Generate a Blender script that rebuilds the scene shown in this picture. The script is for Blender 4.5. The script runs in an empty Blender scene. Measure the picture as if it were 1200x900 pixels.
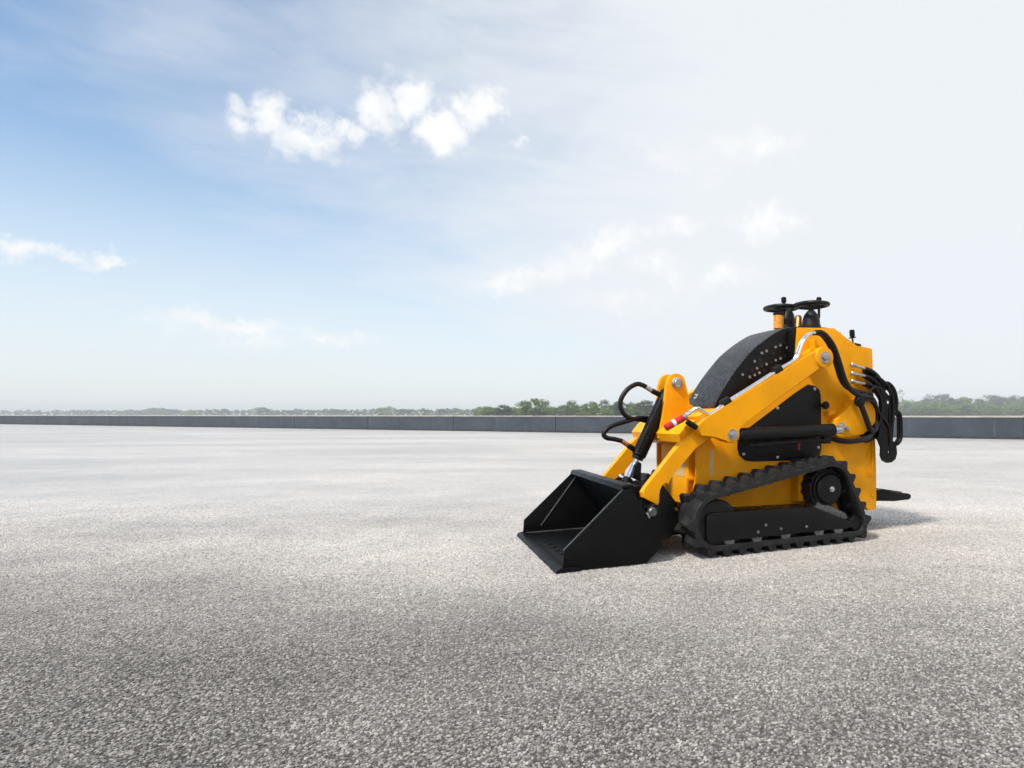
import bpy, bmesh, math, random
from mathutils import Vector, Matrix
import numpy as np
R = math.radians
random.seed(7)
scene = bpy.context.scene
C = scene.collection

# ---------------------------------------------------------------- camera
CAM_H = 0.68
cam_data = bpy.data.cameras.new('camera')
cam_data.sensor_width = 36.0
cam_data.lens = 24.0                      # 800 px on a 1200 px wide frame
cam_data.shift_x = -250 / 1200
cam_data.shift_y = 36 / 1200
cam_data.clip_start = 0.05
cam_data.clip_end = 20000
cam = bpy.data.objects.new('camera', cam_data)
cam.location = (0, 0, CAM_H)
cam.rotation_euler = (R(90), 0, 0)
C.objects.link(cam)
scene.camera = cam
scene.render.resolution_x, scene.render.resolution_y = 1024, 768

# ---------------------------------------------------------------- sun, sky, exposure
SUN_EL, SUN_AZ = R(51), R(218)            # azimuth from +Y (view direction) clockwise: behind the camera, to its left
sun_data = bpy.data.lights.new('sun', 'SUN')
sun_data.energy = 4.0
sun_data.angle = R(7)
sun_data.color = (1.0, 0.93, 0.83)
sun = bpy.data.objects.new('sun', sun_data)
sd = Vector((math.sin(SUN_AZ) * math.cos(SUN_EL), math.cos(SUN_AZ) * math.cos(SUN_EL), math.sin(SUN_EL)))
sun.rotation_euler = (-sd).to_track_quat('-Z', 'Y').to_euler()
C.objects.link(sun)
vs = scene.view_settings
vs.view_transform = 'Standard'
vs.look = 'None'
vs.exposure = 0.32
vs.gamma = 1.0
vs.use_curve_mapping = False
scene.cycles.use_denoising = True
scene.cycles.max_bounces = 5
scene.cycles.volume_bounces = 0
scene.cycles.sample_clamp_indirect = 5

world = bpy.data.worlds.new('World')
scene.world = world
world.use_nodes = True
nt = world.node_tree
nt.nodes.clear()
world.cycles.sampling_method = 'MANUAL'
world.cycles.sample_map_resolution = 512


class NG:
    """tiny helper to write node graphs"""
    def __init__(self, tree):
        self.t = tree

    def n(self, typ, **kw):
        nd = self.t.nodes.new(typ)
        for k, v in kw.items():
            setattr(nd, k, v)
        return nd

    def put(self, sock, v):
        if isinstance(v, bpy.types.NodeSocket):
            self.t.links.new(v, sock)
        elif v is not None:
            sock.default_value = v

    def m(self, op, a, b=None, c=None, clamp=False):
        nd = self.n('ShaderNodeMath', operation=op, use_clamp=clamp)
        self.put(nd.inputs[0], a)
        if b is not None:
            self.put(nd.inputs[1], b)
        if c is not None:
            self.put(nd.inputs[2], c)
        return nd.outputs[0]

    def v(self, op, a, b=None):
        nd = self.n('ShaderNodeVectorMath', operation=op)
        self.put(nd.inputs[0], a)
        if b is not None:
            self.put(nd.inputs[1], b)
        return nd.outputs['Value'] if op in ('DOT_PRODUCT', 'LENGTH') else nd.outputs[0]

    def mix(self, f, a, b, blend='MIX'):
        nd = self.n('ShaderNodeMix', data_type='RGBA', blend_type=blend)
        self.put(nd.inputs[0], f)
        self.put(nd.inputs[6], a)
        self.put(nd.inputs[7], b)
        return nd.outputs[2]

    def noise(self, vec, scale, detail=4, rough=.5, dist=0, out=0, dims='3D'):
        nd = self.n('ShaderNodeTexNoise', noise_dimensions=dims)
        self.put(nd.inputs['Vector'], vec)
        nd.inputs['Scale'].default_value = scale
        nd.inputs['Detail'].default_value = detail
        nd.inputs['Roughness'].default_value = rough
        nd.inputs['Distortion'].default_value = dist
        return nd.outputs[out]

    def smooth(self, x, a, b, c=0.0, d=1.0):
        nd = self.n('ShaderNodeMapRange', interpolation_type='SMOOTHSTEP')
        self.put(nd.inputs[0], x)
        nd.inputs[1].default_value = a
        nd.inputs[2].default_value = b
        nd.inputs[3].default_value = c
        nd.inputs[4].default_value = d
        return nd.outputs[0]

    def comb(self, x, y, z):
        nd = self.n('ShaderNodeCombineXYZ')
        self.put(nd.inputs[0], x)
        self.put(nd.inputs[1], y)
        self.put(nd.inputs[2], z)
        return nd.outputs[0]


g = NG(nt)
sky = g.n('ShaderNodeTexSky', sky_type='NISHITA')
sky.sun_disc = False
sky.sun_elevation = SUN_EL
sky.sun_rotation = SUN_AZ
sky.air_density = 1.0
sky.dust_density = .3
sky.ozone_density = 1.6
SKY_STRENGTH = 0.135
tc_ = g.n('ShaderNodeTexCoord')
D = g.v('NORMALIZE', tc_.outputs['Generated'])
sep = g.n('ShaderNodeSeparateXYZ')
g.put(sep.inputs[0], D)
dx, dy, dz = sep.outputs
az = g.m('ARCTAN2', dx, dy)               # radians from the view direction, + to the right
el = g.m('ARCSINE', dz)
# thin high veil: thicker towards the right and towards the horizon, broken by large soft noise
n1 = g.noise(D, 1.7, 3, .5)
n2 = g.noise(D, 4.5, 4, .55, .3)
side = g.v('DOT_PRODUCT', D, Vector((1.0, 0.0, -0.2)))
veil_in = g.m('ADD', g.m('ADD', side, g.m('MULTIPLY', g.m('SUBTRACT', n1, .5), .18)),
              g.m('MULTIPLY', g.m('SUBTRACT', n2, .5), .16))
streak = g.noise(g.v('ADD', g.v('MULTIPLY', D, Vector((1.6, 1.6, 7.5))), g.v('MULTIPLY', g.noise(D, 3, 3, out=1), Vector((.5, .5, .5)))), 2.6, 7, .6, .25)
veil_in = g.m('ADD', veil_in, g.m('MULTIPLY', g.m('SUBTRACT', streak, .5), .55))
veil = g.smooth(veil_in, -0.95, -0.08, 0.0, 0.97)
low = g.smooth(el, 0.0, 0.38, 0.88, 0.0)
veil = g.m('MAXIMUM', veil, low)
# small cumulus: noisy ellipses given as azimuth, elevation, half sizes, tilt, strength
warp = g.noise(D, 9.0, 6, .62, out=1)
warp2 = g.noise(D, 34.0, 5, .6, out=1)
aew = g.comb(az, el, 0.0)
wv = g.v('ADD', g.v('MULTIPLY', g.v('SUBTRACT', warp, Vector((.5, .5, .5))), Vector((.085, .06, 0))),
         g.v('MULTIPLY', g.v('SUBTRACT', warp2, Vector((.5, .5, .5))), Vector((.06, .05, 0))))
aew = g.v('ADD', aew, wv)
BLOBS = []


def cloud_at(px, py, w, h, tilt, k):      # photograph's sky directions turned into azimuth / elevation once
    x, z = (px - 850) / 800, (486 - py) / 800
    a, e = math.atan2(x, 1), math.atan2(z, math.hypot(x, 1))
    sc_ = 1 / 800 * math.cos(a)
    BLOBS.append((a, e, w * sc_ * math.cos(a), h * sc_, tilt, k))


for b in [(297, 138, 34, 24, .7, .8), (352, 160, 56, 22, -.15, .9), (395, 155, 28, 14, -.2, .8),
          (438, 128, 30, 28, -.5, 1), (476, 112, 36, 24, -.7, 1), (520, 146, 38, 24, -.5, 1), (560, 122, 30, 18, -.5, .95),
          (12, 288, 52, 16, 0, .9), (70, 293, 40, 10, 0, .65), (120, 294, 38, 13, 0, .9), (2, 266, 12, 6, 0, .6),
          (270, 381, 95, 13, 0, .6), (390, 396, 70, 11, 0, .45), (300, 400, 130, 18, 0, .3),
          (690, 300, 70, 22, -.3, .75), (620, 328, 90, 18, -.25, .6), (770, 310, 40, 16, -.1, .5), (795, 270, 38, 13, -.15, .7),
          (900, 256, 46, 22, -.1, .75), (840, 325, 75, 22, -.1, .5), (760, 350, 120, 20, -.1, .35),
          (850, 178, 120, 26, -.15, .35), (605, 163, 14, 6, 0, .5)]:
    cloud_at(*b)
rs = random.Random(3)
for i in range(12):                       # the same small clouds go on round the rest of the sky
    a = rs.uniform(0.75, 5.2)
    BLOBS.append((a if a < math.pi else a - 2 * math.pi, rs.uniform(.15, .6), rs.uniform(.04, .1), rs.uniform(.012, .03), rs.uniform(-.4, .2), rs.uniform(.4, 1)))
cloud = None
for (a, e, w, h, tilt, k) in BLOBS:
    mp = g.n('ShaderNodeMapping', vector_type='TEXTURE')
    g.put(mp.inputs['Vector'], aew)
    mp.inputs['Location'].default_value = (a, e, 0)
    mp.inputs['Rotation'].default_value = (0, 0, -tilt)
    mp.inputs['Scale'].default_value = (w, h, 1)
    r = g.v('LENGTH', mp.outputs[0])
    f = g.m('MULTIPLY', g.m('SUBTRACT', 1.25, r), k)
    cloud = f if cloud is None else g.m('MAXIMUM', cloud, f)
cd = g.noise(g.v('ADD', D, g.v('MULTIPLY', g.noise(D, 14, 3, out=1), Vector((.05, .05, .05)))), 20.0, 8, .66, .3)
cl = g.m('ADD', cloud, g.m('MULTIPLY', g.m('SUBTRACT', cd, .5), 1.5))
cl = g.smooth(cl, 0.0, .92)
base = g.n('ShaderNodeMix', data_type='RGBA', blend_type='MULTIPLY')
base.inputs[0].default_value = 1.0
nt.links.new(sky.outputs[0], base.inputs[6])
base.inputs[7].default_value = (SKY_STRENGTH * .88, SKY_STRENGTH, SKY_STRENGTH * 1.03, 1)
VEIL = (0.705, 0.735, 0.765, 1)
c1 = g.mix(veil, base.outputs[2], VEIL)
cshade = g.smooth(g.noise(g.v('ADD', D, Vector((0, 0, .012))), 17.0, 5, .6), .38, .62)
ccol = g.mix(cshade, (0.76, 0.775, 0.795, 1), (0.87, 0.865, 0.855, 1))
c2 = g.mix(g.m('MULTIPLY', cl, .9), c1, ccol)
bg = g.n('ShaderNodeBackground')
g.put(bg.inputs[0], c2)
bg.inputs[1].default_value = 1.0
wo = g.n('ShaderNodeOutputWorld')
nt.links.new(bg.outputs[0], wo.inputs[0])

# ---------------------------------------------------------------- materials


def new_mat(name):
    m = bpy.data.materials.new(name)
    m.use_nodes = True
    n = NG(m.node_tree)
    p = m.node_tree.nodes['Principled BSDF']
    return m, n, p


def bump(n, p, height, strength, dist):
    b = n.n('ShaderNodeBump')
    b.inputs['Strength'].default_value = strength
    b.inputs['Distance'].default_value = dist
    n.put(b.inputs['Height'], height)
    n.put(p.inputs['Normal'], b.outputs[0])


def simple(name, col, rough=.5, metal=0.0, var=.12, scale=18, coat=0.0, bmp=0.0, bscale=300, spec=.5, rvar=.15):
    m, n, p = new_mat(name)
    co = n.n('ShaderNodeTexCoord').outputs['Object']
    f = n.noise(co, scale, 5, .6)
    dark = tuple(c * (1 - var) for c in col) + (1,)
    lite = tuple(min(1, c * (1 + var)) for c in col) + (1,)
    n.put(p.inputs['Base Color'], n.mix(n.smooth(f, .3, .7), dark, lite))
    n.put(p.inputs['Roughness'], n.smooth(n.noise(co, scale * 2.3, 4), .25, .75, max(0.03, rough - rvar), min(1, rough + rvar)))
    p.inputs['Metallic'].default_value = metal
    p.inputs['Specular IOR Level'].default_value = spec
    p.inputs['Coat Weight'].default_value = coat
    p.inputs['Coat Roughness'].default_value = .12
    if bmp:
        bump(n, p, n.noise(co, bscale, 2), bmp, .002)
    return m


M = {}
M['yellow'] = simple('yellow_paint', (0.84, 0.345, 0.0015), .42, var=.09, scale=6, coat=.0, bmp=.05, bscale=160, rvar=.12, spec=.16)
ym = M['yellow']
n = NG(ym.node_tree)
p = ym.node_tree.nodes['Principled BSDF']
wpos = n.n('ShaderNodeNewGeometry').outputs['Position']
dm = n.m('MULTIPLY', n.smooth(n.noise(wpos, 11, 6, .65, .6), .52, .72), n.smooth(n.noise(wpos, 3.1, 3), .4, .6, .05, .30))
src = p.inputs['Base Color'].links[0].from_socket
cc = n.mix(dm, src, (0.40, 0.27, 0.12, 1))
speck = n.m('MULTIPLY', n.smooth(n.noise(wpos, 150, 2), .70, .76), .7)
n.put(p.inputs['Base Color'], n.mix(speck, cc, (0.16, 0.075, 0.012, 1)))
M['black'] = simple('black_paint', (0.0038, 0.0038, 0.0041), .42, var=.3, scale=14, bmp=.12, bscale=220, spec=.22)
M['bucket'] = simple('bucket_paint', (0.0026, 0.0027, 0.0030), .45, var=.4, scale=9, bmp=.02, bscale=140, spec=.15, rvar=.05)
M['rubber'] = simple('track_rubber', (0.0125, 0.0127, 0.0132), .62, var=.45, scale=25, bmp=.3, bscale=260, spec=.3)
M['hose'] = simple('hose_rubber', (0.006, 0.006, 0.0065), .45, var=.2, scale=40, spec=.3)
M['steel'] = simple('zinc_steel', (0.46, 0.46, 0.475), .4, metal=1.0, var=.25, scale=60)
M['chrome'] = simple('bare_pipe', (0.72, 0.73, 0.75), .2, metal=1.0, var=.06, scale=30)
M['darksteel'] = simple('worn_steel', (0.16, 0.16, 0.165), .45, metal=.8, var=.35, scale=50)
M['red'] = simple('red_plastic', (0.50, 0.008, 0.010), .35, var=.1)
M['white'] = simple('white_label', (0.72, 0.72, 0.70), .5, var=.05)
M['decal'] = simple('faded_decal', (0.62, 0.40, 0.17), .5, var=.08)
M['amber'] = simple('amber_plastic', (0.75, 0.30, 0.03), .3, var=.3, scale=70)
M['copper'] = simple('brass', (0.60, 0.30, 0.12), .35, metal=1.0, var=.2, scale=60)
M['rollers'] = simple('roller_paint', (0.02, 0.02, 0.02), .4, metal=.3, var=.4, scale=40)
M['dark_foot'] = simple('dark_foot_strip', (0.035, 0.038, 0.043), .85, var=.2, scale=3)
M['hole'] = simple('punched_mesh', (0.20, 0.205, 0.21), .8, var=.5, scale=60)
M['weld_and_line'] = simple('weld_and_line_metal', (0.09, 0.09, 0.094), .4, metal=.4, var=.4, scale=80)  # weld beads, also the painted edge highlight on the bucket

# hood: black moulded cover wet with rain drops
m, n, p = new_mat('wet_black_hood')
co = n.n('ShaderNodeTexCoord').outputs['Object']
vor = n.n('ShaderNodeTexVoronoi', feature='F1')
n.put(vor.inputs['Vector'], co)
vor.inputs['Scale'].default_value = 62
vor.inputs['Randomness'].default_value = 1
sel = n.smooth(n.noise(co, 9, 3), .34, .5)
drop = n.m('MULTIPLY', n.smooth(vor.outputs['Distance'], .42, .15), sel)
n.put(p.inputs['Base Color'], n.mix(n.smooth(n.noise(co, 30, 5), .3, .7), (0.026, 0.027, 0.029, 1), (0.040, 0.042, 0.045, 1)))
spots = n.m('MULTIPLY', n.smooth(vor.outputs['Distance'], .62, .38), n.smooth(n.noise(co, 16, 4), .34, .5))
n.put(p.inputs['Base Color'], n.mix(spots, p.inputs['Base Color'].links[0].from_socket, (0.006, 0.006, 0.0065, 1)))
n.put(p.inputs['Roughness'], n.mix(drop, (.46, .46, .46, 1), (.1, .1, .1, 1)))
bump(n, p, drop, 1.0, .008)
M['hood'] = m

# parapet: dark blue-grey painted concrete
m, n, p = new_mat('grey_painted_concrete')
geo = n.n('ShaderNodeNewGeometry').outputs['Position']
f1 = n.noise(geo, 1.3, 6, .6)
f2 = n.noise(n.v('MULTIPLY', geo, Vector((1, 1, .12))), 6, 5, .6)
c = n.mix(n.smooth(f1, .3, .7), (0.036, 0.047, 0.062, 1), (0.050, 0.063, 0.081, 1))
c = n.mix(n.m('MULTIPLY', n.smooth(f2, .55, .8), .45), c, (0.105, 0.12, 0.14, 1))
n.put(p.inputs['Base Color'], c)
p.inputs['Roughness'].default_value = .85
bump(n, p, n.noise(geo, 60, 4), .25, .01)
M['wall'] = m
M['coping'] = simple('pale_concrete_coping', (0.36, 0.36, 0.36), .85, var=.3, scale=1.3, bmp=.2, bscale=60)

# asphalt: pale worn stone chips in a grey binder
m, n, p = new_mat('worn_asphalt')
geo = n.n('ShaderNodeNewGeometry').outputs['Position']
v1 = n.n('ShaderNodeTexVoronoi', feature='DISTANCE_TO_EDGE')
v1.inputs['Scale'].default_value = 95
n.put(v1.inputs['Vector'], n.v('ADD', geo, n.v('MULTIPLY', n.noise(geo, 60, 2, out=1), Vector((.006, .006, .006)))))
v2 = n.n('ShaderNodeTexVoronoi', feature='F1')
v2.inputs['Scale'].default_value = 95
n.put(v2.inputs['Vector'], v1.inputs['Vector'].links[0].from_socket)
chip = n.smooth(v1.outputs['Distance'], .02, .16)
sepc = n.n('ShaderNodeSeparateColor')
n.put(sepc.inputs[0], v2.outputs['Color'])
stone = n.mix(sepc.outputs[0], (0.37, 0.343, 0.314, 1), (0.66, 0.612, 0.562, 1))
col = n.mix(chip, (0.17, 0.160, 0.151, 1), stone)
# grazing brightness painted in: dark binder near the camera, pale stone further out
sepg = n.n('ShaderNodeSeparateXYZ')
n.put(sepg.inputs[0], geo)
graze_fade = n.smooth(n.m('ADD', sepg.outputs[1], n.m('MULTIPLY', n.m('SUBTRACT', n.noise(geo, .8, 4), .5), 1.6)), .4, 4.0, 1.0, 0.0)
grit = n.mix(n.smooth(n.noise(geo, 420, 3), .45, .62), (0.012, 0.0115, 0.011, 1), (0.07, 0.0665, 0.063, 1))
col = n.mix(graze_fade, col, grit)
# broad wear: paler swept bands and darker damp or oily patches with their own outlines
w1 = n.noise(n.v('MULTIPLY', geo, Vector((.35, 1, 1))), .55, 5, .6, .4)
w2 = n.noise(geo, 2.2, 5, .62, .3)
wear = n.m('ADD', n.m('MULTIPLY', n.smooth(w1, .3, .7), .6), n.m('MULTIPLY', n.smooth(w2, .3, .7), .4))
w3 = n.noise(n.v('MULTIPLY', geo, Vector((.3, 1, 1))), .23, 5, .65, .5)
wear = n.m('ADD', wear, n.m('MULTIPLY', n.m('SUBTRACT', n.smooth(w3, .36, .64), .5), .55))
tone = n.mix(wear, (0.76, 0.75, 0.742, 1), (1.26, 1.245, 1.23, 1))
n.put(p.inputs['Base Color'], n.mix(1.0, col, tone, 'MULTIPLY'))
n.put(p.inputs['Roughness'], n.mix(graze_fade, n.smooth(w2, .3, .7, .42, .55), (.9, .9, .9, 1)))
n.put(p.inputs['Specular IOR Level'], n.smooth(graze_fade, 0.0, .8, .5, .1))
n.put(p.inputs['Sheen Weight'], n.smooth(graze_fade, 0.0, .8, .4, .0))
p.inputs['Sheen Roughness'].default_value = .4
M['asphalt'] = m

# loose-looking chips that stand proud of the binder near by
m, n, p = new_mat('stone_chips')
oi = n.n('ShaderNodeObjectInfo')
geo = n.n('ShaderNodeNewGeometry').outputs['Position']
ramp = n.n('ShaderNodeValToRGB')
els = ramp.color_ramp.elements
els[0].position, els[0].color = 0.0, (0.030, 0.0285, 0.027, 1)
els[1].position, els[1].color = 1.0, (0.39, 0.370, 0.352, 1)
e_ = ramp.color_ramp.elements.new(.3)
e_.color = (0.12, 0.114, 0.109, 1)
e_ = ramp.color_ramp.elements.new(.75)
e_.color = (0.215, 0.205, 0.195, 1)
n.put(ramp.inputs[0], oi.outputs['Random'])
w1 = n.noise(n.v('MULTIPLY', geo, Vector((.35, 1, 1))), .55, 5, .6, .4)
w2 = n.noise(geo, 2.2, 5, .62, .3)
wear = n.m('ADD', n.m('MULTIPLY', n.smooth(w1, .3, .7), .6), n.m('MULTIPLY', n.smooth(w2, .3, .7), .4))
w3 = n.noise(n.v('MULTIPLY', geo, Vector((.3, 1, 1))), .23, 5, .65, .5)
wear = n.m('ADD', wear, n.m('MULTIPLY', n.m('SUBTRACT', n.smooth(w3, .36, .64), .5), .55))
tone = n.mix(wear, (0.76, 0.75, 0.742, 1), (1.26, 1.245, 1.23, 1))
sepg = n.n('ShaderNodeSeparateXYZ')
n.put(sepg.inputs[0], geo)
graze_fade = n.smooth(n.m('ADD', sepg.outputs[1], n.m('MULTIPLY', n.m('SUBTRACT', n.noise(geo, .8, 4), .5), 1.6)), 1.2, 4.4, 1.0, 0.0)  # same painted falloff: chips turn paler with distance, like a grazing view
worn = n.mix(oi.outputs['Random'], (0.29, 0.279, 0.268, 1), (0.59, 0.566, 0.543, 1))  # far chips: grazing brightness put into a paler stone colour
n.put(p.inputs['Base Color'], n.mix(1.0, n.mix(graze_fade, worn, ramp.outputs[0]), tone, 'MULTIPLY'))
p.inputs['Roughness'].default_value = .65
p.inputs['Specular IOR Level'].default_value = .3
p.inputs['Sheen Weight'].default_value = .35
M['chips'] = m

m, n, p = new_mat('field_grass')
geo = n.n('ShaderNodeNewGeometry').outputs['Position']
n.put(p.inputs['Base Color'], n.mix(n.smooth(n.noise(geo, .02, 6, .6), .35, .65), (0.10, 0.12, 0.045, 1), (0.26, 0.24, 0.13, 1)))
p.inputs['Roughness'].default_value = .9
M['field'] = m


def leaf_mat(name, a, b):
    m, n, p = new_mat(name)
    geo = n.n('ShaderNodeNewGeometry')
    oi = n.n('ShaderNodeObjectInfo').outputs['Random']
    f = n.m('ADD', n.m('MULTIPLY', geo.outputs['Random Per Island'], .6), n.m('MULTIPLY', oi, .4))
    n.put(p.inputs['Base Color'], n.mix(f, a, b))
    p.inputs['Roughness'].default_value = .65
    p.inputs['Specular IOR Level'].default_value = .25
    return m


M['leaf_mid'] = leaf_mat('foliage_mid_green', (0.055, 0.105, 0.026, 1), (0.15, 0.23, 0.05, 1))
M['leaf_dark'] = leaf_mat('foliage_dark_green', (0.026, 0.052, 0.028, 1), (0.065, 0.105, 0.050, 1))
M['leaf_pale'] = leaf_mat('foliage_pale_green', (0.11, 0.17, 0.03, 1), (0.22, 0.27, 0.06, 1))
M['bark'] = simple('bark', (0.07, 0.055, 0.042), .9, var=.3, scale=3)

# ---------------------------------------------------------------- mesh helpers


def finish(bm, name, mat, parent=None, loc=None, sharp=32):
    bmesh.ops.recalc_face_normals(bm, faces=bm.faces)
    lim = math.radians(sharp)
    for f in bm.faces:
        f.smooth = True
    for e in bm.edges:
        if len(e.link_faces) == 2:
            if e.calc_face_angle(0) > lim:
                e.smooth = False
    me = bpy.data.meshes.new(name)
    bm.to_mesh(me)
    bm.free()
    me.materials.append(M[mat] if isinstance(mat, str) else mat)
    return link(name, me, parent, loc)


def link(name, me, parent=None, loc=None):
    o = bpy.data.objects.new(name, me)
    C.objects.link(o)
    if parent is not None:
        o.parent = parent
    if loc is not None:
        o.location = loc
    return o


def tag(o, label=None, cat=None, group=None, kind=None):
    if label:
        o['label'] = label
    if cat:
        o['category'] = cat
    if group:
        o['group'] = group
    if kind:
        o['kind'] = kind
    return o


TC = 0.47                                  # centre line of the loader, measured from its outer track face


def P(s, t, z):
    return Vector((s, t - TC, z))


def add_prism(bm, pts, t0, t1, bev=0.0):
    """polygon in the side view (s, z) pushed across from t0 to t1"""
    a = [bm.verts.new(P(s, t0, z)) for s, z in pts]
    b = [bm.verts.new(P(s, t1, z)) for s, z in pts]
    fs = [bm.faces.new(a), bm.faces.new(b[::-1])]
    k = len(pts)
    for i in range(k):
        fs.append(bm.faces.new((a[i], b[i], b[(i + 1) % k], a[(i + 1) % k])))
    if bev:
        ed = list({e for f in fs[:2] for e in f.edges})
        bmesh.ops.bevel(bm, geom=ed, offset=bev, segments=2, affect='EDGES', profile=.6, clamp_overlap=True)


def add_box(bm, lo, hi, bev=0.0):
    lo, hi = P(*lo), P(*hi)
    r = bmesh.ops.create_cube(bm, size=1)
    vs_ = r['verts']
    for v in vs_:
        v.co = Vector(((lo[i] + hi[i]) / 2 + v.co[i] * (hi[i] - lo[i]) for i in range(3)))
    if bev:
        ed = list({e for v in vs_ for e in v.link_edges})
        bmesh.ops.bevel(bm, geom=ed, offset=bev, segments=2, affect='EDGES', profile=.6, clamp_overlap=True)


def add_rod(bm, a, b, r0, r1=None, seg=20, cap_bev=0.0):
    a, b = Vector(a), Vector(b)
    r1 = r0 if r1 is None else r1
    d = (b - a)
    L_ = d.length
    q = d.to_track_quat('Z', 'Y').to_matrix()
    prof = [(r0, 0), (r1, L_)]
    if cap_bev:
        prof = [(max(r0 - cap_bev, .0005), 0), (r0, cap_bev), (r1, L_ - cap_bev), (max(r1 - cap_bev, .0005), L_)]
    add_lathe(bm, prof, a, q, seg)


def add_lathe(bm, prof, origin, q=None, seg=24):
    """profile of (radius, height) turned about the local z of matrix q"""
    q = q or Matrix.Identity(3)
    rings = []
    for r, h in prof:
        rings.append([bm.verts.new(Vector(origin) + q @ Vector((r * math.cos(2 * math.pi * i / seg), r * math.sin(2 * math.pi * i / seg), h))) for i in range(seg)])
    bm.faces.new(rings[0][::-1])
    bm.faces.new(rings[-1])
    for k in range(len(rings) - 1):
        for i in range(seg):
            bm.faces.new((rings[k][i], rings[k][(i + 1) % seg], rings[k + 1][(i + 1) % seg], rings[k + 1][i]))


QY = Matrix.Rotation(R(90), 3, 'X')        # lathe axis -> -t (towards the camera side)


def spline(pts, per=6, closed=False):
    pts = [Vector(p) for p in pts]
    out = []
    k = len(pts)
    for i in range(k if closed else k - 1):
        if closed:
            p0, p1, p2, p3 = pts[(i - 1) % k], pts[i], pts[(i + 1) % k], pts[(i + 2) % k]
        else:
            p0, p1, p2, p3 = pts[max(i - 1, 0)], pts[i], pts[i + 1], pts[min(i + 2, k - 1)]
        for j in range(per):
            u = j / per
            out.append(.5 * ((2 * p1) + (p2 - p0) * u + (2 * p0 - 5 * p1 + 4 * p2 - p3) * u * u + (3 * p1 - p0 - 3 * p2 + p3) * u ** 3))
    if not closed:
        out.append(pts[-1])
    return out


def add_tube(bm, path, r, seg=10, closed=False):
    path = [Vector(p) for p in path]
    k = len(path)
    rings = []
    up = Vector((0.02, 1, 0.03)).normalized()
    for i, p in enumerate(path):
        if closed:
            d = path[(i + 1) % k] - path[(i - 1) % k]
        else:
            d = path[min(i + 1, k - 1)] - path[max(i - 1, 0)]
        d.normalize()
        x = up - d * up.dot(d)
        if x.length < .05:
            x = Vector((1, 0, 0)) - d * d.x
        x.normalize()
        y = d.cross(x)
        up = x
        rings.append([bm.verts.new(p + (x * math.cos(2 * math.pi * j / seg) + y * math.sin(2 * math.pi * j / seg)) * r) for j in range(seg)])
    for i in range(k if closed else k - 1):
        for j in range(seg):
            bm.faces.new((rings[i][j], rings[i][(j + 1) % seg], rings[(i + 1) % k][(j + 1) % seg], rings[(i + 1) % k][j]))
    if not closed:
        bm.faces.new(rings[0][::-1])
        bm.faces.new(rings[-1])


def prism(name, pts, t0, t1, mat, parent, bev=.003):
    bm = bmesh.new()
    add_prism(bm, pts, t0, t1, bev)
    return finish(bm, name, mat, parent)


def box(name, lo, hi, mat, parent, bev=.003):
    bm = bmesh.new()
    add_box(bm, lo, hi, bev)
    return finish(bm, name, mat, parent)


def rod(name, a, b, r0, mat, parent, r1=None, seg=20, cap=.002):
    bm = bmesh.new()
    add_rod(bm, P(*a), P(*b), r0, r1, seg, cap)
    return finish(bm, name, mat, parent)


def tube(name, pts, r, mat, parent, per=6, seg=10, smooth_path=True, closed=False):
    bm = bmesh.new()
    pts = [P(*p) for p in pts]
    add_tube(bm, spline(pts, per, closed) if smooth_path else pts, r, seg, closed)
    return finish(bm, name, mat, parent, sharp=50)


def disc(cx, cz, r, k=16, a0=0, a1=360):
    return [(cx + r * math.cos(R(a0 + (a1 - a0) * i / (k - 1))), cz + r * math.sin(R(a0 + (a1 - a0) * i / (k - 1)))) for i in range(k)]


# ================================================================= THE SETTING
def sheet(name, pts, z, mat):
    me = bpy.data.meshes.new(name)
    me.from_pydata([(x, y, z) for x, y in pts], [], [tuple(range(len(pts)))])
    me.materials.append(M[mat])
    return tag(link(name, me), kind='structure')


# the low wall runs away to the left: two points on its foot, from the photograph's ground line
WA, WB = Vector((8.21, 18.76, 0)), Vector((-52.6, 49.5, 0))
wd = (WB - WA).normalized()
wn = Vector((wd.y, -wd.x, 0))
if wn.y < 0:
    wn = -wn                               # away from the camera
W0, W1 = WA - wd * 16.5, WA + wd * 137.5
far0, far1 = W0 + wn * .12, W1 + wn * .12
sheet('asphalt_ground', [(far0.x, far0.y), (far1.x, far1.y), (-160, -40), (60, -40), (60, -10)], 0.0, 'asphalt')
sheet('field_ground', [(-9000, -9000), (9000, -9000), (9000, 9000), (-9000, 9000)], -0.06, 'field')

# parapet wall of long panels under a thin pale coping
wall = tag(bpy.data.objects.new('parapet_wall', None), 'low dark grey concrete parapet wall bordering the paved yard', 'wall')
C.objects.link(wall)
wall.location = W0
wall.rotation_euler.z = math.atan2(wd.y, wd.x)
PL = 5.5


def wall_piece(name, y0, y1, z0, z1, length, mat):
    bm = bmesh.new()
    r_ = bmesh.ops.create_cube(bm, size=1)
    for v in r_['verts']:
        v.co = Vector(((v.co.x + .5) * length, y0 + (v.co.y + .5) * (y1 - y0), z0 + (v.co.z + .5) * (z1 - z0)))
    bmesh.ops.bevel(bm, geom=bm.edges[:], offset=.008, segments=1, affect='EDGES')
    bmesh.ops.recalc_face_normals(bm, faces=bm.faces)
    me = bpy.data.meshes.new(name)
    bm.to_mesh(me)
    bm.free()
    me.materials.append(M[mat])
    return me


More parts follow.
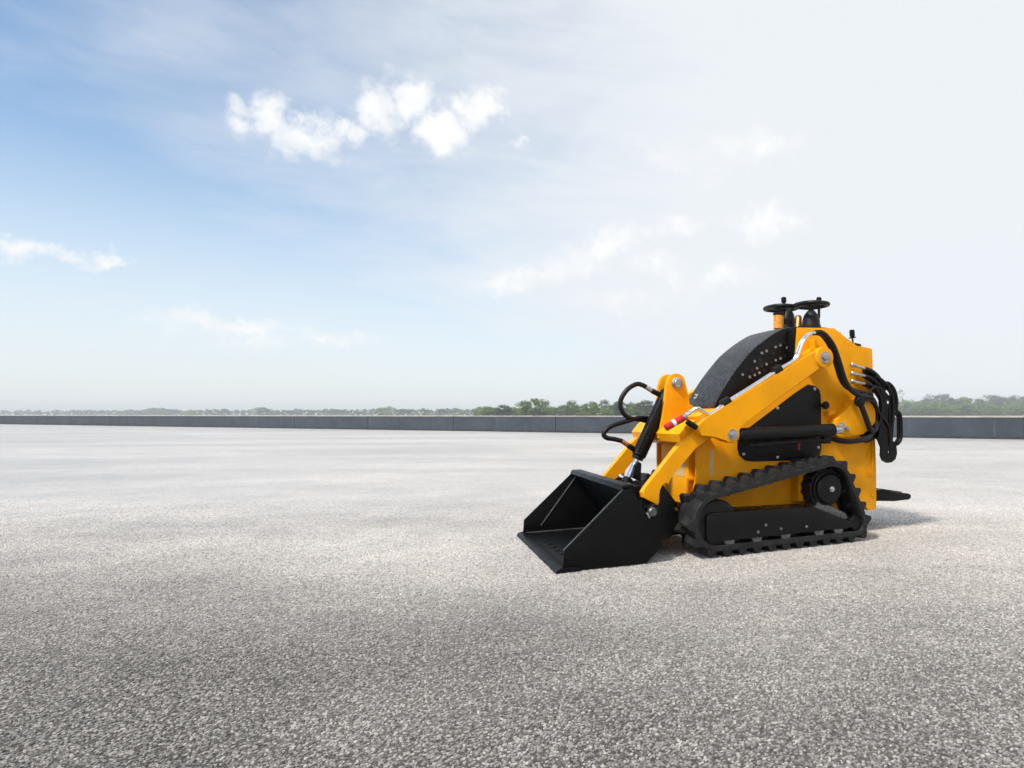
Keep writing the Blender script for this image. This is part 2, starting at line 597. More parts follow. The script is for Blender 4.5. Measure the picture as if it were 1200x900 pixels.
pm = wall_piece('wall_panel', -.20, 0, 0.0, .598, PL - .016, 'wall')
cm = wall_piece('coping_slab', -.215, .015, .600, .632, PL - .010, 'coping')
fm = wall_piece('wall_foot', .002, .03, 0.0, .07, PL - .010, 'dark_foot')  # thin dark strip along the foot of each panel
for i in range(28):
    link('wall_panel', pm, wall, (i * PL + .008, 0, random.uniform(-.002, .001))).rotation_euler.z = random.uniform(-.0008, .0008)
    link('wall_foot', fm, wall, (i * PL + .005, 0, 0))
    link('coping_slab', cm, wall, (i * PL + .005, 0, random.uniform(0, .007)))

# ---------------------------------------------------------------- trees beyond the wall


def crown_mesh(name, seed, shape, n_leaf, leaf, mat):
    """unit-height crown of many small leaf faces gathered in clumps; z 0.2..1"""
    r = random.Random(seed)
    clumps = []
    for i in range(shape['clumps']):
        z = r.uniform(.0, 1) ** shape.get('pow', 1)
        rad = shape['rad'] * math.sqrt(max(0.03, 1 - abs(2 * z - 1) ** shape.get('exp', 2.2)))
        a = r.uniform(0, 2 * math.pi)
        q = math.sqrt(r.uniform(.05, 1))
        clumps.append((Vector((math.cos(a) * rad * q, math.sin(a) * rad * q, shape['z0'] + z * (1 - shape['z0']) * .93)), r.uniform(.6, 1.25) * shape['cl']))
    vs_, fs_ = [], []
    per = n_leaf // len(clumps)
    for c, cr in clumps:
        for k in range(per):
            d = Vector((r.gauss(0, 1), r.gauss(0, 1), r.gauss(0, .8)))
            d = d.normalized() * cr * r.uniform(.35, 1.0) ** .6
            p0 = c + d
            nrm = (d.normalized() + Vector((r.gauss(0, .5), r.gauss(0, .5), r.gauss(.3, .5)))).normalized()
            u = nrm.orthogonal().normalized()
            w = nrm.cross(u)
            a = r.uniform(0, 6.28)
            u, w = u * math.cos(a) + w * math.sin(a), w * math.cos(a) - u * math.sin(a)
            l = leaf * r.uniform(.6, 1.3)
            i0 = len(vs_)
            vs_ += [p0 + u * l, p0 + w * l * .55, p0 - u * l, p0 - w * l * .55]
            fs_.append((i0, i0 + 1, i0 + 2, i0 + 3))
    me = bpy.data.meshes.new(name)
    me.from_pydata([tuple(v) for v in vs_], [], fs_)
    me.materials.append(M[mat])
    return me, clumps


def trunk_mesh(name, clumps, h0, rb, seed):
    r = random.Random(seed)
    bm = bmesh.new()
    top = Vector((r.uniform(-.03, .03), r.uniform(-.03, .03), h0))
    add_rod(bm, (0, 0, 0), top, rb, rb * .6, 8)
    for c, cr in r.sample(clumps, min(7, len(clumps))):
        add_rod(bm, top * .92, c, rb * .45, rb * .12, 6)
    bmesh.ops.recalc_face_normals(bm, faces=bm.faces)
    me = bpy.data.meshes.new(name)
    bm.to_mesh(me)
    bm.free()
    me.materials.append(M['bark'])
    return me


KINDS = {}
for key, shape, nl, lf, mat in [
        ('round', dict(clumps=34, rad=.46, z0=.08, cl=.17), 3800, .034, 'leaf_mid'),
        ('broad', dict(clumps=40, rad=.60, z0=.06, cl=.17), 4200, .034, 'leaf_mid'),
        ('dark', dict(clumps=36, rad=.50, z0=.05, cl=.17, pow=.9), 3800, .034, 'leaf_dark'),
        ('pale', dict(clumps=30, rad=.55, z0=.04, cl=.16, pow=1.3), 3400, .034, 'leaf_pale'),
        ('tall', dict(clumps=30, rad=.30, z0=.25, cl=.13, exp=3), 2200, .022, 'leaf_dark'),
        ('sparse', dict(clumps=16, rad=.36, z0=.38, cl=.075), 300, .02, 'leaf_mid')]:
    variants = []
    for v in range(3):
        cme, cl_ = crown_mesh('crown', len(key) * 13 + ord(key[0]) + v * 31, shape, nl, lf, mat)
        variants.append((cme, trunk_mesh('trunk', cl_, shape['z0'] + .12, .022, v + 5)))
    KINDS[key] = variants
trng = random.Random(11)


def tree(name, label, group, key, px, dist, top_px, widen=1.0):
    """stand a tree on the line of sight px at a distance, as tall as it shows there"""
    x = (px - 850) / 800 * dist
    h = (486 - top_px) / 800 * dist + CAM_H + .06
    cme, tme = trng.choice(KINDS[key])
    o = bpy.data.objects.new(name, None)
    C.objects.link(o)
    o.location = (x, dist, -.06)
    o.rotation_euler.z = trng.uniform(0, 6.28)
    w = h * widen * trng.uniform(.9, 1.1)
    o.scale = (w, w, h)
    link('crown', cme, o)
    link('trunk', tme, o)
    return tag(o, label, 'tree', group)


# green trees behind the front of the loader
MID = [(571, 477, 'round', 1.0), (590, 475, 'dark', 1.1), (606, 477, 'pale', 1.2), (627, 467.5, 'broad', 1.05), (648, 477, 'round', 1.1),
       (668, 470, 'round', 1.05), (683, 478, 'pale', 1.3), (692, 471, 'broad', .9), (707, 469, 'tall', 1.1), (713, 477, 'pale', 1.2),
       (726, 471, 'dark', 1.0), (742, 472, 'round', 1.1), (757, 470, 'dark', 1.1), (775, 473, 'round', 1.1), (790, 474, 'broad', 1.0)]
LAB = {'round': 'rounded mid green tree among the nearer trees beyond the wall behind the bucket arms',
       'dark': 'dark green tree among the nearer trees beyond the wall behind the bucket arms',
       'pale': 'low yellowish green tree among the nearer trees beyond the wall behind the bucket arms',
       'broad': 'broad spreading green tree among the nearer trees beyond the wall behind the bucket arms',
       'tall': 'slim tall dark tree among the nearer trees beyond the wall behind the bucket arms'}
for px, top, key, w in MID:
    tree({'round': 'round_tree', 'dark': 'dark_tree', 'pale': 'pale_tree', 'broad': 'broad_tree', 'tall': 'slim_tree'}[key],
         LAB[key], 'nearer trees beyond the wall', key, px, trng.uniform(240, 330), top, w * 1.35)
for k in range(34):                        # a lower fringe of trees fills the gaps behind them
    key = trng.choice(['round', 'dark', 'pale', 'broad'])
    tree('fringe_tree', 'low bushy tree in the fringe between and behind the nearer green trees', 'fringe behind the nearer trees', key, 562 + k * 7.2 + trng.uniform(-2, 2), trng.uniform(340, 420), trng.uniform(475.5, 479.5), 1.5)
# hazy trees behind the rear of the loader
RIGHT = [(1052, 455, 'sparse', 1.0), (1058, 468, 'pale', 1.1), (1068, 469, 'pale', 1.0), (1079, 470, 'round', 1.0), (1088, 468, 'dark', 1.0),
         (1100, 459.5, 'tall', 1.3), (1097, 470, 'round', 1.2), (1110, 474, 'pale', 1.2), (1117, 467.5, 'dark', 1.0), (1131, 465.5, 'round', 1.0),
         (1146, 468, 'dark', 1.0), (1160, 462.5, 'tall', 1.25), (1166, 469, 'round', 1.1), (1177, 464.5, 'dark', 1.0), (1186, 470, 'round', 1.0),
         (1196, 463, 'dark', 1.1), (1212, 464, 'round', 1.1), (1230, 466, 'dark', 1.1), (1250, 463, 'broad', 1.0), (1275, 465, 'dark', 1.0), (1300, 464, 'round', 1.0)]
LABR = {'round': 'hazy rounded tree in the wood beyond the wall behind the foot platform',
        'dark': 'hazy blue grey tree in the wood beyond the wall behind the foot platform',
        'pale': 'hazy light green tree in the wood beyond the wall behind the foot platform',
        'broad': 'hazy broad tree in the wood beyond the wall behind the foot platform',
        'tall': 'hazy tree standing taller than its neighbours in the wood behind the foot platform',
        'sparse': 'thin bare branched tree beside the hose guard, beyond the wall'}
for px, top, key, w in RIGHT:
    tree({'round': 'round_tree', 'dark': 'dark_tree', 'pale': 'pale_tree', 'broad': 'broad_tree', 'tall': 'tall_tree', 'sparse': 'bare_tree'}[key],
         LABR[key], 'hazy trees behind the rear of the loader', key, px, trng.uniform(600, 820) if key != 'sparse' else 560, top, w * (1.35 if key != 'sparse' else 1))
for k in range(38):
    key = trng.choice(['round', 'dark', 'broad'])
    tree('fringe_tree', 'low hazy bush in the fringe of the wood behind the foot platform', 'fringe of the hazy wood', key, 1050 + k * 7 + trng.uniform(-2, 2), trng.uniform(570, 640), trng.uniform(472, 477), 1.5)
for px in range(800, 1050, 13):            # the wood goes on behind the loader
    key = trng.choice(['round', 'dark', 'broad'])
    tree({'round': 'round_tree', 'dark': 'dark_tree', 'broad': 'broad_tree'}[key], 'tree of the wood hidden for the most part behind the loader body',
         'trees behind the loader body', key, px, trng.uniform(430, 620), trng.uniform(467, 474))
# the distant line of trees to the left
px = -120.0
while px < 575:
    u = max(0, px) / 560
    key = trng.choice(['round', 'dark', 'dark', 'broad'])
    top = 482.3 - 2.2 * u - trng.uniform(0, 2.0)
    if 170 < px < 205 or 440 < px < 460 or 300 < px < 312:
        top -= 2.2
    tree('distant_tree', 'small blue grey tree of the distant tree line on the horizon', 'distant tree line', key, px, 1150 - 420 * u + trng.uniform(-90, 90), top, trng.uniform(1.0, 1.5))
    px += trng.uniform(4.5, 9.5)

# ================================================================= THE LOADER
# side view axes: s runs rearwards along the machine, t across it away from the near side, z up
ANG = R(28.95)
Sx, Sy = math.cos(ANG), math.sin(ANG)
loader = tag(bpy.data.objects.new('track_loader', None), 'yellow and black compact tracked loader with its bucket lowered to the ground', 'loader')
C.objects.link(loader)
loader.location = (-.1193 - Sy * TC, 3.181 + Sx * TC, 0)
loader.rotation_euler.z = ANG


def far(t):
    return 2 * TC - t


def sides(t0, t1):
    return [(t0, t1), (far(t0), far(t1))]


# ---- chassis
hull = [(.13, .215), (.13, .50), (.20, .60), (.70, .93), (.72, 1.02), (1.10, 1.03), (1.215, 1.00), (1.245, .145), (1.20, .125), (.25, .13)]
chassis = prism('chassis', hull, .235, far(.235), 'yellow', loader, .006)
plate = [(.09, .205), (.09, .525), (.165, .625), (.695, .945), (.709, 1.155), (.953, 1.166), (.962, 1.163), (1.112, 1.075), (1.122, 1.072), (1.222, 1.067), (1.234, 1.056),
         (1.262, .36), (1.265, .14), (1.255, .127), (1.20, .127), (1.19, .15), (.25, .15)]
for a, b in sides(.218, .234):
    prism('side_plate', plate, min(a, b), max(a, b), 'yellow', chassis, .003)
box('top_deck', (.793, .236, 1.118), (1.02, far(.236), 1.15), 'yellow', chassis, .004)
box('hood_gap_filler', (.69, .2355, .95), (.792, .2945, 1.145), 'black', chassis, .004)
prism('rear_deck', [(1.022, 1.118), (1.10, 1.072), (1.225, 1.045), (1.225, 1.03), (1.02, 1.03)], .236, far(.236), 'yellow', chassis, .002)
box('front_beam', (.085, .30, .22), (.128, far(.30), .52), 'yellow', chassis, .005)
# small square tube bracket at the foot of the front beam
bm = bmesh.new()
for lo, hi in [((.065, .285, .20), (.08, .30, .36)), ((.112, .285, .20), (.127, .30, .36)), ((.0801, .285, .345), (.1119, .30, .36)), ((.0801, .285, .20), (.1119, .30, .215))]:
    add_box(bm, lo, hi, .0015)
finish(bm, 'tube_bracket', 'yellow', chassis)
prism('decal', [(.165, .50), (.19, .505), (.19, .375), (.165, .37)], .2165, .2185, 'decal', chassis, 0)
box('decal', (.0835, .34, .36), (.0855, .47, .50), 'decal', chassis, 0)
# rear hinge strip and its pads
prism('hinge_strip', [(1.225, .33), (1.225, .55), (1.238, .55), (1.238, .33)], .210, .2175, 'yellow', chassis, .002)
prism('hinge_pad', [(1.195, .325), (1.195, .352), (1.24, .352), (1.24, .325)], .205, .2175, 'yellow', chassis, .003)
for s_, z_ in [(1.20, .455), (1.235, .21), (1.205, .62)]:
    bm = bmesh.new()
    add_lathe(bm, [(.010, 0), (.010, .005), (.006, .007)], P(s_, .2175, z_), QY, 6)
    finish(bm, 'bolt', 'yellow', chassis)

# ---- black service panel in the side
panel_pts = [(.772, .846), (.82, .838), (.848, .818), (.858, .785), (.862, .495), (.850, .455), (.815, .432), (.42, .436), (.375, .442), (.338, .470), (.326, .505), (.328, .55), (.352, .585), (.69, .80)]
for i, (a, b) in enumerate(sides(.2105, .2172)):
    sp = prism('service_panel', panel_pts, min(a, b), max(a, b), 'black', loader, .002)
    if i == 0:
        for s_, z_ in [(.815, .822), (.838, .50), (.57, .452), (.36, .475), (.57, .715)]:
            bm = bmesh.new()
            add_lathe(bm, [(.009, 0), (.009, .004), (.005, .006)], P(s_, .2103, z_), QY, 8)
            finish(bm, 'bolt', 'steel', sp)
        prism('red_tab', [(.70, .49), (.70, .53), (.714, .53), (.714, .49)], .206, .2105, 'red', sp, .001)
        prism('vent_strip', [(.43, .487), (.60, .495), (.60, .468), (.43, .460)], .207, .2105, 'black', sp, .001)
bm = bmesh.new()
add_lathe(bm, [(.009, 0), (.009, .018), (.02, .022), (.023, .034), (.017, .044)], P(.872, .2175, .732), QY, 16)
finish(bm, 'panel_knob', 'black', loader)

# ---- hood
hp = [(.238, .722), (.250, .758), (.311, .850), (.380, .937), (.450, 1.013), (.515, 1.065), (.580, 1.109), (.645, 1.146), (.70, 1.163), (.785, 1.172)]
bm = bmesh.new()
HT0, HT1 = .295, .645
rows = []
fine = [(v.x, v.z) for v in spline([Vector((a, 0, b)) for a, b in hp], 3)]
for s_, z_ in fine:
    row = []
    for u, drop_ in [(0, .005), (.003, .0015), (.010, 0), (.06, -.001), (.5, -.004), (.94, -.001), (.99, 0), (.997, .0015), (1, .005)]:
        row.append(bm.verts.new(P(s_ + drop_ * .6, HT0 + (HT1 - HT0) * u, z_ - drop_ * .7)))
    rows.append(row)
for i in range(len(rows) - 1):
    for j in range(len(rows[0]) - 1):
        bm.faces.new((rows[i][j], rows[i][j + 1], rows[i + 1][j + 1], rows[i + 1][j]))
for side in (0, -1):                       # side cheeks
    b0 = bm.verts.new(P(.249, HT0 if side == 0 else HT1, .690))
    b1 = bm.verts.new(P(.780, HT0 if side == 0 else HT1, .95))
    b2 = bm.verts.new(P(.790, HT0 if side == 0 else HT1, 1.165))
    f = [rw[side] for rw in rows] + [b2, b1, b0]
    bm.faces.new(f if side == 0 else f[::-1])
    if side == 0:
        k0, k1 = b0, b1
    else:
        bm.faces.new([rows[0][j] for j in range(len(rows[0]))] + [b0, k0])
hood = finish(bm, 'hood', 'hood', loader, sharp=40)
hood.data.materials.append(M['black'])
for f in hood.data.polygons:
    if abs(f.normal.y) > .9:
        f.material_index = 1
# rows of vent holes in the near cheek
hr = random.Random(5)
for i in range(12):
    for j in range(7):
        s_ = .36 + i * .030 + (j % 2) * .015
        z_ = .775 + j * .036 + i * .012
        top_here = np.interp(s_, [a for a, b in hp], [b for a, b in hp])
        if z_ > top_here - .045 or z_ < .62 + s_ * .54:
            continue
        bm = bmesh.new()
        add_lathe(bm, [(.008, 0), (.008, .0016), (.006, .0010)], P(s_, HT0 + .0004, z_), QY, 12)
        finish(bm, 'vent_hole', 'hole' if hr.random() < .3 else ('rollers' if hr.random() < .5 else 'black'), hood)
ang_h = math.atan2(.05, .023)
st = Matrix.Rotation(-ang_h, 3, 'Y')
bm = bmesh.new()
for (a0, a1, b0, b1, off) in [(0, .026, 0, .036, .0012)]:
    cs = [P(.243, .515, .768) + st @ Vector((a, b, 0)) + (st @ Vector((0, 0, 1))) * off for a, b in [(a0, b0), (a1, b0), (a1, b1), (a0, b1)]]
    vv = [bm.verts.new(c_ + Vector((-.003, 0, .0015))) for c_ in cs]
    bm.faces.new(vv)
    r_ = bmesh.ops.solidify(bm, geom=bm.faces[:], thickness=.002)
sticker = finish(bm, 'sticker', 'white', hood)
bm = bmesh.new()
for (a0, a1, b0, b1) in [(.007, .019, .006, .011), (.011, .015, .0112, .0238), (.007, .019, .024, .029)]:
    cs = [P(.243, .515, .768) + st @ Vector((a, b, 0)) + (st @ Vector((0, 0, 1))) * .003 for a, b in [(a0, b0), (a1, b0), (a1, b1), (a0, b1)]]
    bm.faces.new([bm.verts.new(c_ + Vector((-.004, 0, .002))) for c_ in cs])
finish(bm, 'printed_mark', 'black', sticker)

# ---- lift arms
arm_up = [(.735, 1.018), (.70, 1.003), (.181, .722), (.075, .662), (.02, .62), (.06, .575), (.125, .578), (.19, .548)] + disc(.224, .582, .042, 8, 240, 395) + [(.285, .64), (.76, .925)]
boss = disc(.782, .984, .056, 28, 0, 348)
leg = [(.12, .676), (.10, .655), (-.058, .526), (-.218, .340), (-.234, .318), (-.230, .294), (-.155, .253), (-.146, .268), (-.150, .325), (-.134, .355), (-.11, .363), (-.097, .340), (-.092, .380), (-.044, .425), (.043, .524), (.15, .577)]
for i, (a, b) in enumerate(sides(.085, .150)):
    lo, hi = min(a, b), max(a, b)
    sgn = 1 if i == 0 else -1
    arm = prism('lift_arm', arm_up, lo, hi, 'yellow', loader, .005)
    prism('arm_leg', leg, lo + .045 if i == 0 else lo - .06, hi + .02 if i == 0 else hi - .085, 'yellow', arm, .005)
    e0, e1 = sorted((a - sgn * .012, .217 if i == 0 else far(.217)))
    prism('pivot_boss', boss, e0, e1, 'yellow', arm, .004)
    prism('gusset', [(.78, 1.03), (.775, 1.085), (.785, 1.09), (.825, 1.02)], min(.16, .215) if i == 0 else far(.215), .215 if i == 0 else far(.16), 'yellow', arm, .002)
    if i == 0:
        for (s_, z_, r_, t_) in [(.782, .984, .024, .073), (.224, .582, .022, .085)]:
            bm = bmesh.new()
            add_lathe(bm, [(r_ * 1.25, 0), (r_ * 1.25, .004)], P(s_, t_, z_), QY, 20)
            add_lathe(bm, [(r_ * .8, .0042), (r_ * .8, .012), (r_ * .55, .014)], P(s_, t_, z_), QY, 6)
            finish(bm, 'pin_bolt', 'steel', arm)

# ---- lift cylinders
for i, (tt, outer) in enumerate([(.118, 1), (far(.118), -1)]):
    cyl = rod('lift_cylinder', (.275, tt, .577), (.872, tt, .596), .0365, 'black', loader, seg=28, cap=.005)
    rod('end_collar', (.250, tt, .5762), (.2745, tt, .577), .030, 'black', cyl, seg=24)
    rod('rod_end', (.873, tt, .5962), (.925, tt, .598), .022, 'steel', cyl)
    rod('hard_line', (.33, tt - .03 * outer, .527), (.83, tt - .03 * outer, .545), .006, 'black', cyl, seg=8)
    box('port_block', (.80, tt - .016, .525), (.845, tt + .016, .562), 'black', cyl, .003)
# clevis brackets that hold the cylinder bases
clev = [(.95, .672), (.92, .655), (.908, .63), (.906, .60), (.916, .575), (.94, .558), (.98, .553), (1.115, .570), (1.165, .60), (1.205, .64), (1.205, .70), (1.185, .735), (1.135, .765), (1.08, .775)]
for i, (a, b) in enumerate(sides(.157, .2165)):
    cv = prism('cylinder_bracket', clev, min(a, b), max(a, b), 'yellow', loader, .004)
    if i == 0:
        bm = bmesh.new()
        add_lathe(bm, [(.026, 0), (.026, .005)], P(.955, .1568, .612), QY, 20)
        add_lathe(bm, [(.017, .0052), (.017, .013), (.012, .016)], P(.955, .1568, .612), QY, 6)
        add_lathe(bm, [(.011, 0), (.011, .012)], P(.993, .1568, .606), QY, 6)
        finish(bm, 'pin_bolt', 'steel', cv)
        rod('keeper_bar', (.95, .150, .622), (1.005, .150, .598), .007, 'steel', cv, seg=8)
        prism('stop_tab', [(.885, .675), (.935, .685), (.93, .705), (.895, .70)], .18, .216, 'yellow', cv, .002)

# ---- cross beam with the two lugs of the tilt cylinder
beam = prism('cross_beam', [(.045, .525), (-.02, .545), (-.035, .585), (.0, .625), (.06, .655), (.11, .64), (.10, .57)], .152, far(.152), 'yellow', loader, .006)
lug = [(-.03, .56), (-.01, .66)] + [(.008, .78)] + disc(.070, .845, .052, 14, 190, -12)[0:14] + [(.141, .735), (.20, .705), (.13, .60)]
for t0 in (.405, .507):
    prism('tilt_lug', lug, t0, t0 + .028, 'yellow', beam, .005)
rod('tilt_pin', (.070, .385, .845), (.070, .56, .845), .020, 'steel', beam)
bm = bmesh.new()
add_lathe(bm, [(.030, 0), (.030, .006), (.024, .010)], P(.070, .4045, .845), QY, 20)
finish(bm, 'pin_collar', 'steel', beam)
box('pin_keeper', (.064, .388, .815), (.078, .396, .872), 'steel', beam, .002)
prism('top_gusset', [(.10, .67), (.25, .715), (.29, .70), (.13, .62)], .25, far(.25), 'yellow', beam, .004)

# ---- tilt cylinder
ta, tb = Vector((.070, .47, .845)), Vector((-.191, .47, .320))
dv = (tb - ta).normalized()


def along(d):
    q_ = ta + dv * d
    return (q_.x, q_.y, q_.z)


tilt = rod('tilt_cylinder', along(.048), along(.425), .038, 'black', loader, seg=28, cap=.006)
rod('cylinder_eye', along(-.02), along(.0475), .028, 'black', tilt)
rod('gland', along(.4255), along(.44), .031, 'black', tilt)
rod('piston_rod', along(.4405), along(.545), .014, 'chrome', tilt, seg=16)
rod('rod_clevis', along(.5455), along(.60), .026, 'black', tilt, seg=12)
rod('clevis_pin', (-.191, .41, .320), (-.191, .53, .320), .015, 'steel', tilt)
rod('side_line', (-.006, .42, .76), (-.142, .42, .49), .007, 'black', tilt, seg=8)
for p0, p1 in [((.0, .47, .786), (-.044, .47, .806)), ((-.142, .47, .50), (-.176, .47, .524))]:
    rod('port_fitting', p0, p1, .014, 'black', tilt, seg=10)
rod('hose_ferrule', (-.045, .47, .807), (-.078, .47, .825), .0125, 'steel', tilt, seg=10)
rod('hose_ferrule', (-.177, .47, .525), (-.210, .47, .546), .0125, 'copper', tilt, seg=10)
tube('hydraulic_hose', [(-.076, .47, .825), (-.097, .47, .834), (-.129, .47, .838), (-.180, .47, .808), (-.215, .47, .752), (-.208, .47, .698), (-.166, .475, .664), (-.10, .50, .655), (-.02, .54, .64)], .0125, 'hose', loader)
tube('hydraulic_hose', [(-.208, .47, .546), (-.25, .47, .556), (-.291, .47, .564), (-.304, .47, .586), (-.267, .47, .621), (-.18, .475, .647), (-.10, .50, .664), (-.02, .54, .66)], .0125, 'hose', loader)

# ---- pipes and hoses along the near arm
for k, dt in enumerate((0.0, .024)):
    tube('steel_pipe', [(.748, .100 + dt, 1.116), (.715, .100 + dt, 1.112), (.685, .100 + dt, 1.092), (.652, .100 + dt, 1.050), (.625, .100 + dt, .985), (.600, .100 + dt, .962 - .004 * k), (.503, .100 + dt, .908), (.339, .100 + dt, .815), (.201, .100 + dt, .738),
                        (.150, .100 + dt, .700), (.118, .10 + dt, .684), (.097, .100 + dt, .684), (.070, .100 + dt, .698), (.043, .100 + dt, .712), (.025, .105 + dt, .703), (-.004, .11 + dt, .683), (-.04, .115 + dt, .660)], .0078, 'chrome', loader, per=5)
for s_, z_ in [(.503, .905), (.201, .735)]:
    bm = bmesh.new()
    add_rod(bm, P(s_ - .022, .112, z_ - .010), P(s_ + .022, .112, z_ + .014), .027, seg=14, cap_bev=.004)
    finish(bm, 'pipe_clamp', 'black', loader)
cp = rod('quick_coupler', (-.030, .118, .664), (-.122, .118, .617), .0175, 'red', loader, seg=18, cap=.004)
rod('coupler_label', (-.070, .118, .6436), (-.088, .118, .6344), .0183, 'white', cp, seg=18)
rod('coupler_collar', (-.012, .118, .673), (-.0295, .118, .6645), .017, 'steel', cp, seg=14)
rod('spare_coupler', (-.02, .10, .648), (.03, .09, .617), .014, 'black', loader, seg=12)

tube('hydraulic_hose', [(.742, .100, 1.116), (.772, .100, 1.119), (.809, .100, 1.103), (.860, .100, 1.050), (.901, .100, .962), (.936, .100, .873), (.977, .102, .820), (1.043, .11, .788), (1.117, .13, .783), (1.18, .15, .765), (1.235, .18, .70)], .0145, 'hose', loader)
tube('hydraulic_hose', [(.742, .124, 1.116), (.772, .124, 1.119), (.806, .125, 1.106), (.852, .126, 1.056), (.892, .128, .968), (.926, .13, .886), (.970, .135, .838), (1.043, .14, .812), (1.117, .15, .80), (1.19, .175, .78), (1.25, .20, .68)], .0135, 'hose', loader)
tube('hydraulic_hose', [(1.055, .115, .745), (1.075, .11, .70), (1.110, .115, .635), (1.150, .13, .592), (1.20, .15, .60), (1.235, .18, .66)], .017, 'hose', loader)
bm = bmesh.new()
add_lathe(bm, [(.020, 0), (.034, .006), (.036, .020), (.026, .032), (.012, .035)], P(1.052, .128, .757), QY, 18)
finish(bm, 'swivel_fitting', 'black', loader)
tube('hydraulic_hose', [(.885, .15, .553), (.95, .12, .540), (1.037, .11, .543), (1.148, .13, .566), (1.21, .16, .62), (1.235, .18, .70)], .010, 'hose', loader)
tube('hydraulic_hose', [(.885, .165, .548), (.95, .15, .530), (1.037, .14, .528), (1.148, .15, .548), (1.215, .175, .60), (1.245, .19, .68)], .010, 'hose', loader)
# fittings in the side plate and the bunch of hoses that leaves them
for k, (z0, z1, e) in enumerate([(.962, .942, .90), (.913, .900, .86), (.868, .856, .80)]):
    rod('hose_fitting', (1.066, .195, z0), (1.145, .175, z1), .0085, 'steel', loader, seg=10)
    rod('fitting_nut', (1.058, .197, z0 + .002), (1.078, .192, z0 - .003), .0145, 'steel', loader, seg=6)
    for m_ in range(2):
        tube('hydraulic_hose', [(1.143, .176 + m_ * .016, z1), (1.185, .165 + m_ * .02, z1 - .015), (1.235, .16 + m_ * .02, z1 - .055), (1.262 + .006 * k, .165 + m_ * .02, z1 - .12), (1.262 + .012 * m_, .18 + m_ * .015, .66 - .03 * k), (1.245, .19, .54)], .0125, 'hose', loader)
tube('hydraulic_hose', [(1.15, .20, .93), (1.22, .19, .905), (1.29, .18, .865), (1.335, .17, .80), (1.345, .17, .72), (1.335, .17, .64)], .0125, 'hose', loader)

for pts in ([(1.06, .16, .77), (1.12, .13, .80), (1.19, .14, .84), (1.25, .15, .80), (1.262, .16, .70), (1.25, .17, .58)],
            [(1.14, .18, .86), (1.20, .145, .83), (1.24, .14, .74), (1.235, .15, .64), (1.20, .17, .57)],
            [(1.02, .15, .81), (1.09, .12, .765), (1.17, .13, .75), (1.23, .145, .68), (1.30, .142, .60), (1.31, .145, .50)],
            [(1.20, .15, .90), (1.26, .14, .865), (1.315, .14, .80), (1.33, .142, .70), (1.32, .145, .60)]):
    tube('thin_line', pts, .007, 'hose', loader, seg=8)

# ---- slotted hose guard at the rear
outer_pts = [(1.235, .842), (1.275, .868), (1.322, .842), (1.350, .80), (1.362, .76), (1.360, .715), (1.392, .665), (1.395, .54), (1.372, .512), (1.357, .497), (1.362, .455), (1.350, .422), (1.322, .405), (1.288, .402), (1.256, .416), (1.240, .446), (1.244, .49), (1.215, .548), (1.23, .60), (1.246, .66), (1.240, .74)]
holes = [[(1.338, .668), (1.352, .688), (1.372, .662), (1.373, .545), (1.352, .520), (1.330, .528)],
         [(1.292, .715), (1.301, .715), (1.305, .512), (1.294, .512)],
         [(1.296, .448), (1.308, .450), (1.312, .466), (1.304, .476), (1.293, .470)],
         [(1.288, .83), (1.318, .80), (1.305, .785), (1.272, .815)],
         [(1.283, .768), (1.312, .755), (1.308, .738), (1.285, .745)]]


def holed_plate(name, outline, hs, t0, t1, mat, parent):
    bm = bmesh.new()
    loops = []
    for lp in [outline] + hs:
        vs_ = [bm.verts.new(P(a, t0, b)) for a, b in lp]
        es = [bm.edges.new((vs_[i], vs_[(i + 1) % len(vs_)])) for i in range(len(vs_))]
        loops.append(es)
    bmesh.ops.triangle_fill(bm, edges=[e for l in loops for e in l], use_beauty=True, use_dissolve=False)
    r_ = bmesh.ops.extrude_face_region(bm, geom=bm.faces[:])
    bmesh.ops.translate(bm, verts=[v for v in r_['geom'] if isinstance(v, bmesh.types.BMVert)], vec=(0, t1 - t0, 0))
    return finish(bm, name, mat, parent)


guard = holed_plate('hose_guard', outer_pts, holes, .150, .166, 'black', loader)
tube('guard_rim', [(1.335, .152, .69), (1.36, .15, .70), (1.388, .15, .665), (1.390, .15, .545), (1.36, .15, .508)], .011, 'black', guard)
tube('guard_rim', [(1.25, .152, .85), (1.29, .15, .86), (1.335, .15, .825), (1.355, .15, .76), (1.352, .152, .71)], .013, 'black', guard)
prism('guard_bracket', [(1.14, .56), (1.25, .64), (1.255, .56), (1.16, .52)], .168, .216, 'black', guard, .003)

# ---- controls on the top deck
deck_z = 1.1505
console = box('control_console', (.80, .33, deck_z), (1.0, .68, 1.185), 'black', loader, .008)
for c_s, c_t in [(.955, .435), (.865, .62)]:
    loop = []
    for k in range(20):
        a = 2 * math.pi * k / 20
        ds, dt = .085 * math.cos(a), .105 * math.sin(a)
        # squarish oval loop
        loop.append((c_s + math.copysign(abs(math.cos(a)) ** .8, math.cos(a)) * .085, c_t + math.copysign(abs(math.sin(a)) ** .8, math.sin(a)) * .105, 1.326))
    hb = tube('handle_loop', loop, .0125, 'hose', loader, per=3, closed=True)
    rod('handle_post', (c_s, c_t, 1.1855), (c_s, c_t, 1.328), .014, 'black', hb, seg=12)
    rod('handle_spoke', (c_s - .083, c_t, 1.325), (c_s + .083, c_t, 1.325), .009, 'black', hb, seg=8)
for s_, t_, zt in [(.862, .585, 1.388), (1.008, .43, 1.376)]:
    lv = rod('control_lever', (s_, t_, 1.25), (s_, t_, zt - .035), .008, 'black', loader, seg=10)
    rod('lever_knob', (s_, t_, zt - .0345), (s_, t_, zt), .016, 'black', lv, seg=14, cap=.005)
